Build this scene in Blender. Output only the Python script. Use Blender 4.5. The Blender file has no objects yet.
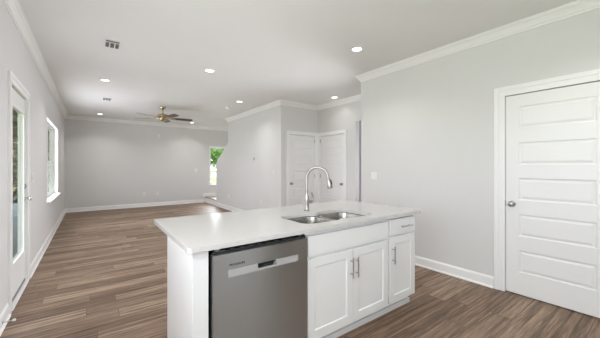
import bpy, bmesh, math, random
from mathutils import Vector, Matrix
random.seed(7)
PI = math.pi
S = bpy.context.scene
COL = S.collection

# ------------------------------------------------------------------ camera, world, lights, exposure
cam_d = bpy.data.cameras.new('camera')
cam = bpy.data.objects.new('camera', cam_d)
COL.objects.link(cam)
cam.location = (0, 0, 1.35)
cam.rotation_euler = (PI / 2, 0, -0.6373)
cam_d.sensor_width = 36
cam_d.lens = 283.35 / 600 * 36
cam_d.shift_y = -2.43 / 600
cam_d.clip_start = 0.02
S.camera = cam

S.view_settings.view_transform = 'Standard'
S.view_settings.look = 'None'
S.view_settings.exposure = 0.0
S.view_settings.gamma = 1.0
S.view_settings.use_curve_mapping = False

W = bpy.data.worlds.new('sky')
S.world = W
W.use_nodes = True
W.node_tree.nodes['Background'].inputs[0].default_value = (0.89, 0.92, 1.0, 1)
W.node_tree.nodes['Background'].inputs[1].default_value = 3.0

def lamp(name, typ, loc, power, color=(1, 1, 1), rot=(0, 0, 0), size=None, size_y=None, parent=None, shape=None, spread=None):
    d = bpy.data.lights.new(name, typ)
    d.energy = power
    d.color = color
    if typ == 'AREA':
        d.shape = shape or 'RECTANGLE'
        d.size = size
        if d.shape == 'RECTANGLE':
            d.size_y = size_y
        if spread:
            d.spread = spread
    o = bpy.data.objects.new(name, d)
    COL.objects.link(o)
    o.location = loc
    o.rotation_euler = rot
    o.parent = parent
    return o

sun = lamp('sun', 'SUN', (12, 0, 20), 4.0, (1, 0.96, 0.88), (math.radians(28), math.radians(42), 0))
sun.data.angle = 0.02
# daylight at the door and two seen windows; the other lamps are added fill
SKY = (0.92, 0.945, 1.0)
PW = {'back': 2, 'back_up': 2, 'side': 31, 'side_up': 20, 'door': 13, 'win': 46, 'far': 50, 'down': 2.9, 'left_fill': 46}
lamp('fill_back', 'AREA', (1.2, -1.24, 1.62), PW['back'], SKY, (math.radians(85), 0, 0), 3.0, 1.3)  # added fill from the unseen back of the kitchen
lamp('fill_back_up', 'AREA', (1.2, -1.23, 1.62), PW['back_up'], SKY, (math.radians(125), 0, 0), 3.0, 1.3)  # added fill, tilted up toward the ceiling
lamp('fill_side', 'AREA', (-0.57, 0.6, 1.62), PW['side'], SKY, (math.radians(85), 0, -PI / 2), 2.2, 1.3)  # added fill from the unseen near part of the left wall
lamp('fill_side_up', 'AREA', (-0.56, 0.6, 1.62), PW['side_up'], SKY, (math.radians(125), 0, -PI / 2), 2.2, 1.3)  # added fill from the left, tilted up toward the ceiling
lamp('daylight_door', 'AREA', (-0.605, 4.15, 1.15), PW['door'], SKY, (PI / 2, 0, -PI / 2), 0.5, 1.5)
lamp('daylight_window', 'AREA', (-0.665, 7.56, 1.475), PW['win'], SKY, (PI / 2, 0, -PI / 2), 2.04, 1.42, spread=math.radians(168))
lamp('daylight_far', 'AREA', (4.1, 10.79, 1.42), PW['far'], SKY, (math.radians(-62), 0, 0), 0.8, 1.2, spread=math.radians(120))
lamp('fill_left_wall', 'AREA', (4.566, 3.60, 1.15), PW['left_fill'], SKY, (math.radians(84), 0, PI / 2), 0.62, 1.9, spread=math.radians(120))  # no source here; added to brighten the left wall
lamp('fill_passage', 'AREA', (5.45, 3.3, 1.5), 9, SKY, (PI / 2, 0, 0), 0.6, 1.4)  # unseen lamp added to lift the passage to mid grey
S.cycles.diffuse_bounces = 8

CZ = 2.85            # ceiling height

# ------------------------------------------------------------------ materials
def nt(name):
    m = bpy.data.materials.new(name)
    m.use_nodes = True
    t = m.node_tree
    return m, t, t.nodes['Principled BSDF']

def node(t, typ, **kw):
    n = t.nodes.new(typ)
    for k, v in kw.items():
        if k.startswith('i_'):
            n.inputs[k[2:].replace('_', ' ')].default_value = v
        else:
            setattr(n, k, v)
    return n

def pos(t, scale=(1, 1, 1)):
    g = node(t, 'ShaderNodeNewGeometry')
    mp = node(t, 'ShaderNodeMapping')
    mp.inputs['Scale'].default_value = scale
    t.links.new(g.outputs['Position'], mp.inputs['Vector'])
    return mp.outputs['Vector']

def objco(t, scale=(1, 1, 1)):
    g = node(t, 'ShaderNodeTexCoord')
    mp = node(t, 'ShaderNodeMapping')
    mp.inputs['Scale'].default_value = scale
    t.links.new(g.outputs['Object'], mp.inputs['Vector'])
    return mp.outputs['Vector']

def paint(name, col, rough=0.5, bump=0.0, bscale=200, var=0.015, spec=0.4):
    m, t, b = nt(name)
    n = node(t, 'ShaderNodeTexNoise', i_Scale=3.0, i_Detail=3.0)
    t.links.new(pos(t), n.inputs['Vector'])
    r = node(t, 'ShaderNodeValToRGB')
    r.color_ramp.elements[0].color = (*[c * (1 - var) for c in col], 1)
    r.color_ramp.elements[1].color = (*[min(1, c * (1 + var)) for c in col], 1)
    t.links.new(n.outputs[0], r.inputs[0])
    t.links.new(r.outputs[0], b.inputs['Base Color'])
    b.inputs['Roughness'].default_value = rough
    b.inputs['Specular IOR Level'].default_value = spec
    if bump:
        n2 = node(t, 'ShaderNodeTexNoise', i_Scale=bscale, i_Detail=2.0)
        t.links.new(pos(t), n2.inputs['Vector'])
        bp = node(t, 'ShaderNodeBump', i_Strength=bump, i_Distance=0.001)
        t.links.new(n2.outputs[0], bp.inputs['Height'])
        t.links.new(bp.outputs[0], b.inputs['Normal'])
    return m

def metal(name, col, rough=0.25, brush=None, bstr=0.05, metallic=1.0, aniso=0.0):
    m, t, b = nt(name)
    b.inputs['Base Color'].default_value = (*col, 1)
    b.inputs['Metallic'].default_value = metallic
    b.inputs['Roughness'].default_value = rough
    b.inputs['Anisotropic'].default_value = aniso
    if brush:
        n = node(t, 'ShaderNodeTexNoise', i_Scale=1.0, i_Detail=3.0)
        t.links.new(objco(t, brush), n.inputs['Vector'])
        mr = node(t, 'ShaderNodeMapRange')
        mr.inputs[3].default_value = rough - 0.04
        mr.inputs[4].default_value = rough + 0.05
        t.links.new(n.outputs[0], mr.inputs[0])
        t.links.new(mr.outputs[0], b.inputs['Roughness'])
        bp = node(t, 'ShaderNodeBump', i_Strength=bstr, i_Distance=0.001)
        t.links.new(n.outputs[0], bp.inputs['Height'])
        t.links.new(bp.outputs[0], b.inputs['Normal'])
    return m

def flat(name, col, rough=0.5, **kw):
    m, t, b = nt(name)
    b.inputs['Base Color'].default_value = (*col, 1)
    b.inputs['Roughness'].default_value = rough
    for k, v in kw.items():
        b.inputs[k].default_value = v
    return m

def glow(name, col, strength):
    m, t, b = nt(name)
    b.inputs['Base Color'].default_value = (0.9, 0.9, 0.9, 1)
    b.inputs['Emission Color'].default_value = (*col, 1)
    b.inputs['Emission Strength'].default_value = strength
    return m

def glass_mat(name, tint=(0.93, 0.96, 0.95)):
    m = bpy.data.materials.new(name)
    m.use_nodes = True
    t = m.node_tree
    t.nodes.clear()
    out = node(t, 'ShaderNodeOutputMaterial')
    mix = node(t, 'ShaderNodeMixShader')
    tr = node(t, 'ShaderNodeBsdfTransparent')
    tr.inputs[0].default_value = (*tint, 1)
    gl = node(t, 'ShaderNodeBsdfGlossy')
    gl.inputs['Roughness'].default_value = 0.02
    lw = node(t, 'ShaderNodeFresnel', i_IOR=1.10)
    ge = node(t, 'ShaderNodeNewGeometry')
    fr = node(t, 'ShaderNodeMath', operation='SUBTRACT')     # only the outer faces of a pane reflect
    fr.inputs[0].default_value = 1.0
    t.links.new(ge.outputs['Backfacing'], fr.inputs[1])
    mu = node(t, 'ShaderNodeMath', operation='MULTIPLY')
    t.links.new(lw.outputs[0], mu.inputs[0])
    t.links.new(fr.outputs[0], mu.inputs[1])
    t.links.new(mu.outputs[0], mix.inputs[0])
    t.links.new(tr.outputs[0], mix.inputs[1])
    t.links.new(gl.outputs[0], mix.inputs[2])
    t.links.new(mix.outputs[0], out.inputs[0])
    return m

def plank_mat():
    m, t, b = nt('vinyl_plank')
    v = pos(t)
    sx = node(t, 'ShaderNodeSeparateXYZ')
    t.links.new(v, sx.inputs[0])
    rw = node(t, 'ShaderNodeMath', operation='DIVIDE')
    rw.inputs[1].default_value = 0.178
    t.links.new(sx.outputs[1], rw.inputs[0])
    fl = node(t, 'ShaderNodeMath', operation='FLOOR')
    t.links.new(rw.outputs[0], fl.inputs[0])
    wn = node(t, 'ShaderNodeTexWhiteNoise', noise_dimensions='1D')
    t.links.new(fl.outputs[0], wn.inputs['W'])
    ad = node(t, 'ShaderNodeMath', operation='MULTIPLY_ADD')
    ad.inputs[1].default_value = 1.22
    t.links.new(wn.outputs[0], ad.inputs[0])
    t.links.new(sx.outputs[0], ad.inputs[2])
    cb = node(t, 'ShaderNodeCombineXYZ')
    t.links.new(ad.outputs[0], cb.inputs[0])
    t.links.new(sx.outputs[1], cb.inputs[1])
    v = cb.outputs[0]
    br = node(t, 'ShaderNodeTexBrick', offset=0.0, offset_frequency=2, squash=1.0)
    br.inputs['Color1'].default_value = (0, 0, 0, 1)
    br.inputs['Color2'].default_value = (1, 1, 1, 1)
    br.inputs['Mortar'].default_value = (0.5, 0.5, 0.5, 1)
    br.inputs['Scale'].default_value = 1.0
    br.inputs['Mortar Size'].default_value = 0.0018
    br.inputs['Mortar Smooth'].default_value = 0.2
    br.inputs['Brick Width'].default_value = 1.22
    br.inputs['Row Height'].default_value = 0.178
    t.links.new(v, br.inputs['Vector'])
    # shift the grain per plank
    sh = node(t, 'ShaderNodeVectorMath', operation='MULTIPLY_ADD')
    sh.inputs[1].default_value = (13, 7, 5)
    t.links.new(br.outputs['Color'], sh.inputs[0])
    t.links.new(v, sh.inputs[2])
    mp = node(t, 'ShaderNodeMapping')
    mp.inputs['Scale'].default_value = (0.7, 23, 1)
    t.links.new(sh.outputs[0], mp.inputs['Vector'])
    n1 = node(t, 'ShaderNodeTexNoise', i_Scale=1.6, i_Detail=7.0, i_Roughness=0.62, i_Distortion=0.25)
    t.links.new(mp.outputs[0], n1.inputs['Vector'])
    mp2 = node(t, 'ShaderNodeMapping')
    mp2.inputs['Scale'].default_value = (6, 110, 1)
    t.links.new(sh.outputs[0], mp2.inputs['Vector'])
    n2 = node(t, 'ShaderNodeTexNoise', i_Scale=1.0, i_Detail=3.0)
    t.links.new(mp2.outputs[0], n2.inputs['Vector'])
    base = node(t, 'ShaderNodeValToRGB')
    e = base.color_ramp.elements
    e[0].position, e[0].color = 0.0, (0.176, 0.115, 0.079, 1)
    e[1].position, e[1].color = 1.0, (0.325, 0.240, 0.176, 1)
    k = base.color_ramp.elements.new(0.5)
    k.color = (0.240, 0.167, 0.119, 1)
    t.links.new(br.outputs['Color'], base.inputs[0])
    g = node(t, 'ShaderNodeValToRGB')
    g.color_ramp.elements[0].position, g.color_ramp.elements[0].color = 0.35, (0.48, 0.45, 0.43, 1)
    g.color_ramp.elements[1].position, g.color_ramp.elements[1].color = 0.65, (1.46, 1.45, 1.43, 1)
    t.links.new(n1.outputs[0], g.inputs[0])
    m1 = node(t, 'ShaderNodeMixRGB', blend_type='MULTIPLY', i_Fac=1.0)
    t.links.new(base.outputs[0], m1.inputs[1])
    t.links.new(g.outputs[0], m1.inputs[2])
    g2 = node(t, 'ShaderNodeValToRGB')
    g2.color_ramp.elements[0].position, g2.color_ramp.elements[0].color = 0.35, (0.72, 0.71, 0.70, 1)
    g2.color_ramp.elements[1].position, g2.color_ramp.elements[1].color = 0.65, (1.20, 1.20, 1.20, 1)
    t.links.new(n2.outputs[0], g2.inputs[0])
    m2 = node(t, 'ShaderNodeMixRGB', blend_type='MULTIPLY', i_Fac=1.0)
    t.links.new(m1.outputs[0], m2.inputs[1])
    t.links.new(g2.outputs[0], m2.inputs[2])
    m3 = node(t, 'ShaderNodeMixRGB')
    m3.inputs[2].default_value = (0.06, 0.042, 0.032, 1)
    t.links.new(br.outputs['Fac'], m3.inputs[0])
    t.links.new(m2.outputs[0], m3.inputs[1])
    t.links.new(m3.outputs[0], b.inputs['Base Color'])
    b.inputs['Roughness'].default_value = 0.5
    b.inputs['Specular IOR Level'].default_value = 0.28
    bp = node(t, 'ShaderNodeBump', i_Strength=0.12, i_Distance=0.002)
    t.links.new(n1.outputs[0], bp.inputs['Height'])
    t.links.new(bp.outputs[0], b.inputs['Normal'])
    return m

def quartz_mat():
    m, t, b = nt('white_quartz')
    n = node(t, 'ShaderNodeTexNoise', i_Scale=160.0, i_Detail=4.0)
    t.links.new(pos(t), n.inputs['Vector'])
    r = node(t, 'ShaderNodeValToRGB')
    r.color_ramp.elements[0].position, r.color_ramp.elements[0].color = 0.3, (0.57, 0.556, 0.545, 1)
    r.color_ramp.elements[1].position, r.color_ramp.elements[1].color = 0.6, (0.62, 0.606, 0.594, 1)
    t.links.new(n.outputs[0], r.inputs[0])
    t.links.new(r.outputs[0], b.inputs['Base Color'])
    b.inputs['Roughness'].default_value = 0.13
    return m

def leaf_mat(name, c1, c2):
    m, t, b = nt(name)
    n = node(t, 'ShaderNodeTexNoise', i_Scale=2.5, i_Detail=4.0)
    t.links.new(pos(t), n.inputs['Vector'])
    r = node(t, 'ShaderNodeValToRGB')
    r.color_ramp.elements[0].position, r.color_ramp.elements[0].color = 0.35, (*c1, 1)
    r.color_ramp.elements[1].position, r.color_ramp.elements[1].color = 0.65, (*c2, 1)
    t.links.new(n.outputs[0], r.inputs[0])
    t.links.new(r.outputs[0], b.inputs['Base Color'])
    b.inputs['Roughness'].default_value = 0.7
    return m

M = {}
M['wall'] = paint('greige_wall_paint', (0.685, 0.680, 0.675), 0.55, 0.05, 260)
M['ceiling'] = paint('white_ceiling_paint', (0.80, 0.80, 0.795), 0.8, 0.05, 300)
M['trim'] = paint('white_trim_paint', (0.86, 0.86, 0.855), 0.3, 0, var=0.008)
M['door'] = paint('white_door_paint', (0.82, 0.82, 0.818), 0.35, 0, var=0.008)
M['cab'] = paint('white_cabinet_paint', (0.80, 0.80, 0.80), 0.32, 0, var=0.008)
M['plank'] = plank_mat()
M['quartz'] = quartz_mat()
M['steel'] = metal('brushed_stainless', (0.45, 0.453, 0.455), 0.35, (1.5, 1.5, 420), 0.0, aniso=0.97)
_t = M['steel'].node_tree
_tg = node(_t, 'ShaderNodeTangent', direction_type='RADIAL', axis='X')
_t.links.new(_tg.outputs[0], _t.nodes['Principled BSDF'].inputs['Tangent'])
M['steel_light'] = metal('satin_steel_band', (0.50, 0.50, 0.505), 0.45, (2, 2, 500), 0.01, metallic=0.35)
M['sinksteel'] = metal('sink_steel', (0.44, 0.425, 0.40), 0.24)
M['nickel'] = metal('brushed_nickel', (0.42, 0.40, 0.375), 0.34, (40, 40, 300), 0.02)
M['chrome'] = metal('satin_chrome', (0.55, 0.545, 0.54), 0.28)
M['brass'] = metal('antique_brass', (0.46, 0.38, 0.24), 0.3, (30, 30, 60), 0.02)
M['black'] = flat('black_plastic', (0.018, 0.018, 0.02), 0.35)
M['dark'] = flat('dark_void', (0.03, 0.03, 0.03), 0.8)
M['greydk'] = flat('dark_grey_louvre', (0.24, 0.235, 0.23), 0.6)
M['plastic'] = flat('white_plastic', (0.79, 0.79, 0.785), 0.35)
M['hinge'] = metal('hinge_nickel', (0.33, 0.32, 0.31), 0.35)
M['glass'] = glass_mat('clear_glass')
M['vinyl'] = flat('white_vinyl', (0.88, 0.88, 0.88), 0.3)
M['lens'] = glow('lit_lens', (1.0, 0.98, 0.94), 5)
M['rubber'] = flat('white_rubber', (0.8, 0.79, 0.76), 0.6)
M['ink'] = flat('dark_ink', (0.015, 0.015, 0.017), 0.8)

def wood_mat(name, c1, c2, sc=(3, 40, 3)):
    m, t, b = nt(name)
    n = node(t, 'ShaderNodeTexNoise', i_Scale=1.0, i_Detail=5.0, i_Distortion=0.8)
    t.links.new(objco(t, sc), n.inputs['Vector'])
    r = node(t, 'ShaderNodeValToRGB')
    r.color_ramp.elements[0].position, r.color_ramp.elements[0].color = 0.3, (*c1, 1)
    r.color_ramp.elements[1].position, r.color_ramp.elements[1].color = 0.7, (*c2, 1)
    t.links.new(n.outputs[0], r.inputs[0])
    t.links.new(r.outputs[0], b.inputs['Base Color'])
    b.inputs['Roughness'].default_value = 0.35
    return m
M['walnut'] = wood_mat('walnut_blade', (0.045, 0.022, 0.012), (0.10, 0.052, 0.028))
M['bark'] = wood_mat('bark', (0.07, 0.05, 0.035), (0.16, 0.12, 0.09), (8, 8, 2))
M['leaf'] = leaf_mat('green_leaves', (0.05, 0.13, 0.02), (0.19, 0.34, 0.06))
M['leaf2'] = leaf_mat('olive_leaves', (0.10, 0.095, 0.042), (0.21, 0.195, 0.095))
M['lawn'] = leaf_mat('lawn_grass', (0.30, 0.40, 0.09), (0.46, 0.52, 0.18))
M['concrete'] = paint('pale_concrete', (0.60, 0.60, 0.58), 0.8, 0.1, 60, 0.08)
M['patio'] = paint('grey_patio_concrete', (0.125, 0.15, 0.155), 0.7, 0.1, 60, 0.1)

# ------------------------------------------------------------------ mesh helpers
def box(bm, x0, x1, y0, y1, z0, z1, mi=0):
    v = [bm.verts.new(p) for p in ((x0, y0, z0), (x1, y0, z0), (x1, y1, z0), (x0, y1, z0),
                                   (x0, y0, z1), (x1, y0, z1), (x1, y1, z1), (x0, y1, z1))]
    for q in ((3, 2, 1, 0), (4, 5, 6, 7), (0, 1, 5, 4), (1, 2, 6, 5), (2, 3, 7, 6), (3, 0, 4, 7)):
        f = bm.faces.new([v[i] for i in q])
        f.material_index = mi
    return v

def B(*a):
    bm = bmesh.new()
    box(bm, *a)
    return bm

def lathe(bm, prof, n=24, mat=None, cap=True):
    """profile of (radius, height) about local z; mat transforms it"""
    mat = mat or Matrix.Identity(4)
    rings = []
    for r, z in prof:
        if r < 1e-6:
            rings.append([bm.verts.new(mat @ Vector((0, 0, z)))])
        else:
            rings.append([bm.verts.new(mat @ Vector((r * math.cos(2 * PI * i / n), r * math.sin(2 * PI * i / n), z))) for i in range(n)])
    for a, b_ in zip(rings, rings[1:]):
        for i in range(n):
            j = (i + 1) % n
            if len(a) == 1 and len(b_) == 1:
                continue
            if len(a) == 1:
                bm.faces.new((a[0], b_[j], b_[i]))
            elif len(b_) == 1:
                bm.faces.new((a[i], a[j], b_[0]))
            else:
                bm.faces.new((a[i], a[j], b_[j], b_[i]))
    if cap:
        if len(rings[0]) > 1:
            bm.faces.new(rings[0][::-1])
        if len(rings[-1]) > 1:
            bm.faces.new(rings[-1])
    return bm

def tube(bm, pts, rad, n=14):
    """round tube along points; rad a number or a list"""
    pts = [Vector(p) for p in pts]
    rads = rad if isinstance(rad, (list, tuple)) else [rad] * len(pts)
    up = None
    rings = []
    for i, p in enumerate(pts):
        d = (pts[min(i + 1, len(pts) - 1)] - pts[max(i - 1, 0)]).normalized()
        if up is None:
            up = Vector((0, 0, 1)) if abs(d.z) < 0.9 else Vector((1, 0, 0))
        s = d.cross(up)
        s.normalize()
        up = s.cross(d)
        up.normalize()
        rings.append([bm.verts.new(p + rads[i] * (math.cos(2 * PI * k / n) * s + math.sin(2 * PI * k / n) * up)) for k in range(n)])
    for a, b_ in zip(rings, rings[1:]):
        for k in range(n):
            j = (k + 1) % n
            bm.faces.new((a[k], a[j], b_[j], b_[k]))
    bm.faces.new(rings[0][::-1])
    bm.faces.new(rings[-1])
    return bm

def obj(name, bm, mat, parent=None, bevel=0.0, smooth=False, seg=2, loc=None, rot=None):
    bmesh.ops.recalc_face_normals(bm, faces=bm.faces[:])
    me = bpy.data.meshes.new(name)
    if smooth:
        for f in bm.faces:
            f.smooth = True
    bm.to_mesh(me)
    bm.free()
    for m in (mat if isinstance(mat, (list, tuple)) else [mat]):
        me.materials.append(m)
    o = bpy.data.objects.new(name, me)
    COL.objects.link(o)
    o.parent = parent
    if loc:
        o.location = loc
    if rot:
        o.rotation_euler = rot
    if bevel:
        md = o.modifiers.new('bevel', 'BEVEL')
        md.width = bevel
        md.segments = seg
        md.limit_method = 'ANGLE'
        md.angle_limit = math.radians(40)
    if smooth == 'auto':
        md = o.modifiers.new('split', 'EDGE_SPLIT')
        md.split_angle = math.radians(38)
    return o

def tag(o, label, cat, group=None, kind=None):
    o['label'] = label
    o['category'] = cat
    if group:
        o['group'] = group
    if kind:
        o['kind'] = kind
    return o

def thing(name, label, cat, loc=(0, 0, 0), rotz=0.0, group=None, kind=None):
    o = bpy.data.objects.new(name, None)
    COL.objects.link(o)
    o.location = loc
    o.rotation_euler = (0, 0, rotz)
    return tag(o, label, cat, group, kind)

def struct(name, bm, mat, label=None, bevel=0.0, smooth=False, cat=None, loc=None, rot=None):
    o = obj(name, bm, mat, None, bevel, smooth, loc=loc, rot=rot)
    o['kind'] = 'structure'
    if label:
        o['label'] = label
        o['category'] = cat or name.split('_')[0]
    return o

def dup(root, loc, rotz, label, group=None):
    r = root.copy()
    COL.objects.link(r)
    r.location = loc
    r.rotation_euler = (0, 0, rotz)
    r['label'] = label
    if group:
        r['group'] = group
    for ch in list(root.children):
        c = ch.copy()
        COL.objects.link(c)
        c.parent = r
        for g in list(ch.children):
            d = g.copy()
            COL.objects.link(d)
            d.parent = c
    return r

def wall(name, axis, a, b_, u0, u1, holes, label, z1=CZ):
    """wall slab between a and b_ on one axis, u0..u1 along the other, with rectangular holes (u0,u1,z0,z1)"""
    bm = bmesh.new()
    us = sorted({u0, u1, *[h[0] for h in holes], *[h[1] for h in holes]})
    for p, q in zip(us, us[1:]):
        segs = [(0, z1)]
        for h in holes:
            if h[0] <= p and h[1] >= q:
                new = []
                for s0, s1 in segs:
                    if h[2] > s0:
                        new.append((s0, min(h[2], s1)))
                    if h[3] < s1:
                        new.append((max(h[3], s0), s1))
                segs = new
        for s0, s1 in segs:
            if axis == 'x':
                box(bm, a, b_, p, q, s0, s1)
            else:
                box(bm, p, q, a, b_, s0, s1)
    bmesh.ops.remove_doubles(bm, verts=bm.verts[:], dist=1e-5)
    return struct(name, bm, M['wall'], label, cat='wall')

def sweep(pts, prof):
    """profile (offset to the left of the path, z) swept along a plan polyline with mitres"""
    bm = bmesh.new()
    P = [Vector(p) for p in pts]
    rings = []
    for i, p in enumerate(P):
        if i == 0:
            d = (P[1] - P[0]).normalized()
            n = Vector((-d.y, d.x))
        elif i == len(P) - 1:
            d = (P[-1] - P[-2]).normalized()
            n = Vector((-d.y, d.x))
        else:
            d0 = (P[i] - P[i - 1]).normalized()
            d1 = (P[i + 1] - P[i]).normalized()
            n0, n1 = Vector((-d0.y, d0.x)), Vector((-d1.y, d1.x))
            n = (n0 + n1) / (1 + n0.dot(n1))
        rings.append([bm.verts.new((p.x + n.x * o, p.y + n.y * o, z)) for o, z in prof])
    k = len(prof)
    for a, b_ in zip(rings, rings[1:]):
        for i in range(k):
            j = (i + 1) % k
            bm.faces.new((a[i], a[j], b_[j], b_[i]))
    bm.faces.new(rings[0])
    bm.faces.new(rings[-1][::-1])
    return bm

# ------------------------------------------------------------------ room plan
XL, XR, YF, YB = -0.60, 3.61, 10.75, -1.3
XM, YC, XB, YE = 3.478, 5.421, 4.573, 3.175      # stair wall, closet wall, closet side wall, end of the kitchen wall
XS = 4.75                                        # outer wall of the stair bay

struct('floor', B(XL - 0.02, XS, YB, YF, -0.12, 0.0), M['plank'], 'brown grey wood plank floor running through the whole room', cat='floor')
struct('ceiling', B(XL - 0.2, XS + 1.5, YB - 0.2, YF + 0.2, CZ, CZ + 0.2), M['ceiling'], 'flat white ceiling over the kitchen and living room', cat='ceiling')

DL = (3.74, 4.56)     # patio door slab along Y
WL = (6.50, 8.62, 0.735, 2.215)
WK = (-0.5, 1.7, 0.95, 2.3)
wall('wall_left', 'x', XL - 0.085, XL, YB, YF, [(DL[0] - 0.02, DL[1] + 0.085, 0, 2.135), WL, WK], 'long pale wall on the left with glazed door and window')
WF = (3.66, 4.56, 0.66, 2.135)
wall('wall_far', 'y', YF, YF + 0.16, XL - 0.16, XS, [WF], 'far living room wall, pale greige and mostly bare')
DR = (0.335, 1.143)
wall('wall_right', 'x', XR, XR + 0.12, YB, YE, [(DR[0] - 0.004, DR[1] + 0.004, 0, 2.111)], 'pale kitchen wall on the right holding the white panel door')
wall('wall_return', 'y', YE - 0.12, YE, XR + 0.12, 6.0, [], 'short wall turning back behind the kitchen wall end')
DA = (3.70, 4.47)
wall('wall_closet', 'y', YC, YC + 0.12, XM + 0.12, XB + 0.12, [(DA[0] - 0.004, DA[1] + 0.004, 0, 2.099)], 'recessed wall with the left of the two closet doors')
DB = (4.525, 5.335)
wall('wall_hall', 'x', XB, XB + 0.12, YE, YC, [(DB[0] - 0.004, DB[1] + 0.004, 0, 2.095), (YE, 4.176, 0, 2.328)], 'recess side wall with closet door and open passage')
# stair wall with its sloping end
bm = bmesh.new()
prof = [(YC, 0), (YC, CZ), (8.50, CZ), (8.50, 2.12), (8.56, 2.06), (9.36, 1.60), (9.50, 1.50), (9.53, 1.42), (9.53, 0)]
lo = [bm.verts.new((XM, y, z)) for y, z in prof]
hi = [bm.verts.new((XM + 0.12, y, z)) for y, z in prof]
bm.faces.new(lo)
bm.faces.new(hi[::-1])
for i in range(len(prof)):
    j = (i + 1) % len(prof)
    bm.faces.new((lo[i], lo[j], hi[j], hi[i]))
struct('wall_stair', bm, M['wall'], 'white stair wall whose far end slopes down toward the window', cat='wall')
wall('wall_stair_outer', 'x', XS, XS + 0.12, YC + 0.12, YF + 0.16, [], 'outer wall of the stair bay behind the stair wall')
wall('wall_passage', 'x', 5.9, 6.02, YE, YC + 0.12, [], 'grey wall seen through the open passage')
wall('wall_passage_end', 'y', YC, YC + 0.12, XB + 0.12, 5.9, [], 'end wall inside the open passage')
struct('floor_passage', B(XS, 5.9, YE, YC, -0.12, 0), M['plank'])
# closets behind the doors are closed boxes
wall('wall_closet_back', 'y', YC + 0.9, YC + 1.0, XM + 0.12, XS, [], 'closet back wall')
wall('wall_pantry_back', 'x', 4.55, 4.65, YB, YE - 0.12, [], 'pantry back wall')
# kitchen wall behind the camera; its windows and dark door opening are added
wall('wall_back', 'y', YB - 0.14, YB, XL - 0.16, XR + 0.12, [(-0.35, 1.10, 0.95, 2.3), (1.40, 2.50, 0.95, 2.3), (2.60, 3.26, 0, 2.1)], 'kitchen wall behind the viewer with two added windows')

# landing at the foot of the stairs
bm = B(XM, XS, 9.53, YF, 0.0, 0.185)
struct('stair_riser', bm, M['trim'], 'white riser of the low stair landing under the far window', cat='stairs')
struct('stair_landing', B(XM - 0.012, XS, 9.53, YF, 0.185, 0.215), M['plank'], 'wood topped stair landing one step up by the far window', cat='stairs')

# ------------------------------------------------------------------ mouldings
CROWN = [(0, CZ), (0, CZ - 0.100), (0.010, CZ - 0.100), (0.012, CZ - 0.082), (0.022, CZ - 0.078), (0.034, CZ - 0.056), (0.052, CZ - 0.034),
         (0.066, CZ - 0.026), (0.068, CZ - 0.012), (0.078, CZ - 0.010), (0.078, CZ)]
BASE = [(0, 0), (0.026, 0), (0.026, 0.008), (0.020, 0.018), (0.014, 0.020), (0.014, 0.100), (0.010, 0.112), (0.006, 0.118), (0.004, 0.124), (0, 0.124)]
# the room lies to the left of each path
struct('trim_1', sweep([(XS, YF), (XL, YF), (XL, YB)], CROWN), M['trim'], 'white crown moulding along the left and far walls', cat='crown moulding')
struct('trim_2', sweep([(XR, YB), (XR, YE), (XB, YE), (XB, YC), (XM, YC), (XM, 8.50), (XM + 0.12, 8.50)], CROWN), M['trim'],
       'white crown moulding along the right wall, recess and stair wall', cat='crown moulding')
struct('baseboard_far', sweep([(XM - 0.02, YF), (XL, YF), (XL, DL[1] + 0.125)], BASE), M['trim'], 'white baseboard from the patio door round the far corner', cat='baseboard')
struct('baseboard_left', sweep([(XL, DL[0] - 0.125), (XL, YB)], BASE), M['trim'], 'short white baseboard nearest the viewer on the left', cat='baseboard')
struct('baseboard_right', sweep([(XR, DR[1] + 0.106), (XR, YE), (XB, YE)], BASE), M['trim'], 'white baseboard beside the big white panel door', cat='baseboard')
struct('baseboard_stair', sweep([(XM + 0.1, YC), (XM, YC), (XM, 9.53)], BASE), M['trim'], 'white baseboard along the foot of the stair wall', cat='baseboard')
struct('baseboard_landing', sweep([(XS, YF), (XM - 0.06, YF)], [(o, z + 0.215) for o, z in BASE]), M['trim'], 'white baseboard above the stair landing', cat='baseboard')

def casing(name, y0, y1, top, w, label, closed_l=True, closed_r=True, jamb=0.115):
    """door casing in local coordinates: opening y0..y1 on x, wall plane at y=0, room at -y"""
    bm = bmesh.new()
    a, b_ = y0, y1
    def bar(x0, x1, z0, z1, d):
        box(bm, x0, x1, -d, 0.0, z0, z1)
    if closed_l:
        bar(a - w, a - w * 0.55, 0, top + w, 0.020)
        bar(a - w * 0.55, a, 0, top, 0.014)
    if closed_r:
        bar(b_ + w * 0.55, b_ + w, 0, top + w, 0.020)
        bar(b_, b_ + w * 0.55, 0, top, 0.014)
    bar(a - w * 0.55, b_ + w * 0.55, top + w * 0.55, top + w, 0.020)
    bar(a - w * 0.55, b_ + w * 0.55, top, top + w * 0.55, 0.014)
    # jamb lining
    box(bm, a - 0.004, a, 0.0, jamb, 0, top)
    box(bm, b_, b_ + 0.004, 0.0, jamb, 0, top)
    return bm

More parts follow.
